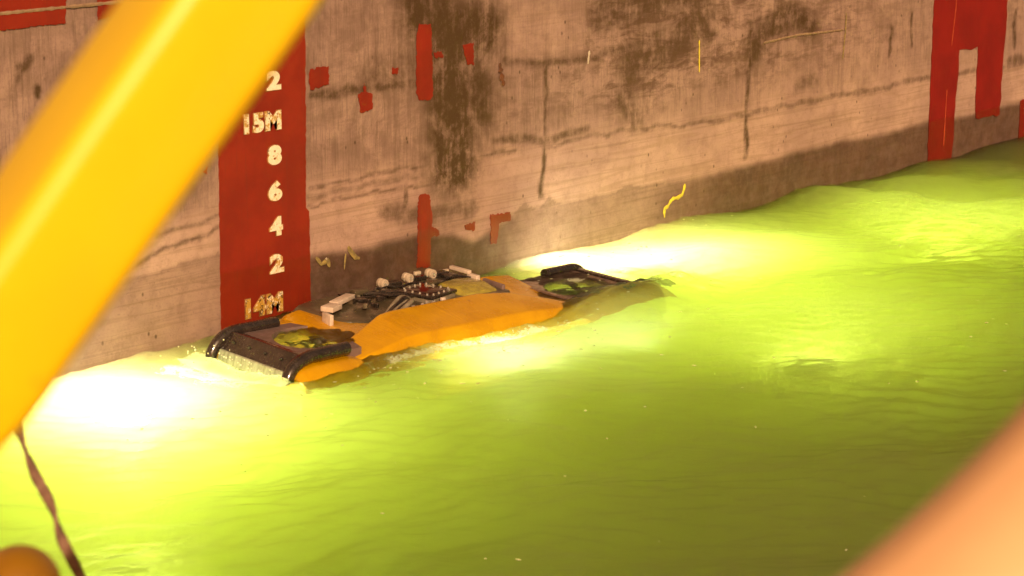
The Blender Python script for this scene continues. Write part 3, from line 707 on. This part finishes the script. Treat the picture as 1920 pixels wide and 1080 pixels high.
# ------------------------------------------------------------------ foreground rails, rope and post
def enamel(name, c, c2, rough=.4, coat=1):
    t = NT(name); P = t.coord(); n = t.noise(P, 14, 4); f = t.noise(P, 90, 3)
    g = t.math('MULTIPLY', t.ramp(t.noise(P, 22, 7, .75, .4), .60, .74), .5)
    t.bsdf(t.mix(g, t.mix(t.ramp(n, .3, .7), c, c2), tuple(x * .5 for x in c)), t.math('ADD', rough, t.math('MULTIPLY', g, .4)), 0, t.bump(f, .05, .001), coat, .5, .28)
    return t.m
YP = enamel("yellow_enamel", (.95, .63, .003), (.92, .59, .003))
PP = enamel("peach_enamel", (.90, .52, .27), (.86, .48, .24))
def rail(name, pts, r, mat, label, cat, seg=48, n=10):
    path = catmull(pts, n); base = path[0]
    o = from_bm(name, tube_bm([p - base for p in path], r, seg), mat); o.location = base
    return tag(o, label, cat)

def box_rail(name, pts, side, corner, mat, label, cat, out):
    """square hollow section with rounded corners swept along pts; `out` is the way one of its corners faces"""
    path = catmull(pts, 10); base = path[0]; bm = bmesh.new(); rows = []; h = side / 2 - corner; prof = []
    for q in range(4):
        cx, cz = ((1, 1), (-1, 1), (-1, -1), (1, -1))[q]
        for k in range(7):
            a = q * math.pi / 2 + k / 6 * math.pi / 2; prof.append((cx * h + corner * math.cos(a), cz * h + corner * math.sin(a)))
    for k, p in enumerate(path):
        t = (path[min(k + 1, len(path) - 1)] - path[max(k - 1, 0)]).normalized()
        d = (out - t * out.dot(t)).normalized(); e = t.cross(d)
        x = (d + e).normalized(); y = (d - e).normalized()
        rows.append([bm.verts.new(p - base + x * a + y * b) for a, b in prof])
    n = len(prof)
    for A, B in zip(rows[:-1], rows[1:]):
        for k in range(n): bm.faces.new((A[k], A[(k + 1) % n], B[(k + 1) % n], B[k]))
    bm.faces.new(rows[0]); bm.faces.new(rows[-1])
    o = from_bm(name, bm, mat); o.location = base
    return tag(o, label, cat)
box_rail("railing_tube", [(-7.0983, -7.5172, 3.03), (-7.3513, -7.3322, 2.608), (-7.4143, -7.2872, 2.502), (-7.4683, -7.2482, 2.413), (-7.5213, -7.2102, 2.324), (-7.5463, -7.1922, 2.285), (-7.5803, -7.1652, 2.252), (-7.6383, -7.1222, 2.24), (-7.8983, -6.9222, 2.24)], .080, .013, YP,
     "blurred bright yellow square railing tube slanting across the upper left", "railing", Vector((-.735, -.425, .295)))
rail("railing_tube", [(-7.2046, -7.9078, 2.4020), (-7.2809, -7.8433, 2.3140), (-7.3220, -7.8140, 2.2597), (-7.3630, -7.7788, 2.2099), (-7.4041, -7.7392, 2.1615), (-7.4906, -7.6585, 2.0573)], .0733, PP,
     "blurred peach orange tube crossing the lower right corner", "railing")

# twisted webbing rope hanging in front of the water
def webbing():
    path = catmull([(-6.345, -5.70, 1.93), (-6.339, -5.740, 1.830), (-6.344, -5.759, 1.755), (-6.341, -5.783, 1.694), (-6.333, -5.809, 1.645), (-6.331, -5.828, 1.596), (-6.323, -5.856, 1.543), (-6.312, -5.896, 1.468), (-6.30, -5.95, 1.36)], 10)
    bm = bmesh.new(); rows = []; base = path[0]
    for k, p in enumerate(path):
        t = (path[min(k + 1, len(path) - 1)] - path[max(k - 1, 0)]).normalized(); x = t.cross(R.cross(t)).normalized(); x = (R - t * R.dot(t)).normalized(); y = t.cross(x)
        a = .5 + k * .16; ca, sa = math.cos(a), math.sin(a); X = x * ca + y * sa; Y = y * ca - x * sa
        rows.append([bm.verts.new(p - base + X * (.0080 * q) + Y * (.0026 * z)) for q, z in ((-1, -1), (0, -1.5), (1, -1), (1, 1), (0, 1.5), (-1, 1))])
    for A, B in zip(rows[:-1], rows[1:]):
        for k in range(6): bm.faces.new((A[k], A[(k + 1) % 6], B[(k + 1) % 6], B[k]))
    bm.faces.new(rows[0]); bm.faces.new(rows[-1])
    o = from_bm("webbing_strap", bm, simple("brown_webbing", (.26, .14, .09), (.16, .085, .055), .8, nscale=40)); o.location = base
    tag(o, "thin twisted brown strap hanging over the bright water at the left edge", "strap")
webbing()

# domed post top
def post():
    bm = bmesh.new(); N = 36; rows = []; pr = [(.0, .045)] + [(.046 * math.sin(a), .046 * math.cos(a)) for a in [math.pi / 2 * k / 10 for k in range(1, 11)]] + [(.046, -.02), (.034, -.035), (.034, -1.2), (0, -1.2)]
    for r, z in pr: rows.append([bm.verts.new((r * math.cos(t), r * math.sin(t), z)) for t in [2 * math.pi * k / N for k in range(N)]])
    for A, B in zip(rows[:-1], rows[1:]):
        for k in range(N): bm.faces.new((A[k], A[(k + 1) % N], B[(k + 1) % N], B[k]))
    bmesh.ops.remove_doubles(bm, verts=bm.verts, dist=1e-6)
    o = from_bm("post", bm, enamel("amber_enamel", (.95, .52, .008), (.85, .42, .008))); o.location = (-6.868, -6.397, 1.795)
    tag(o, "dark amber domed post top just showing in the bottom left corner", "post")
post()
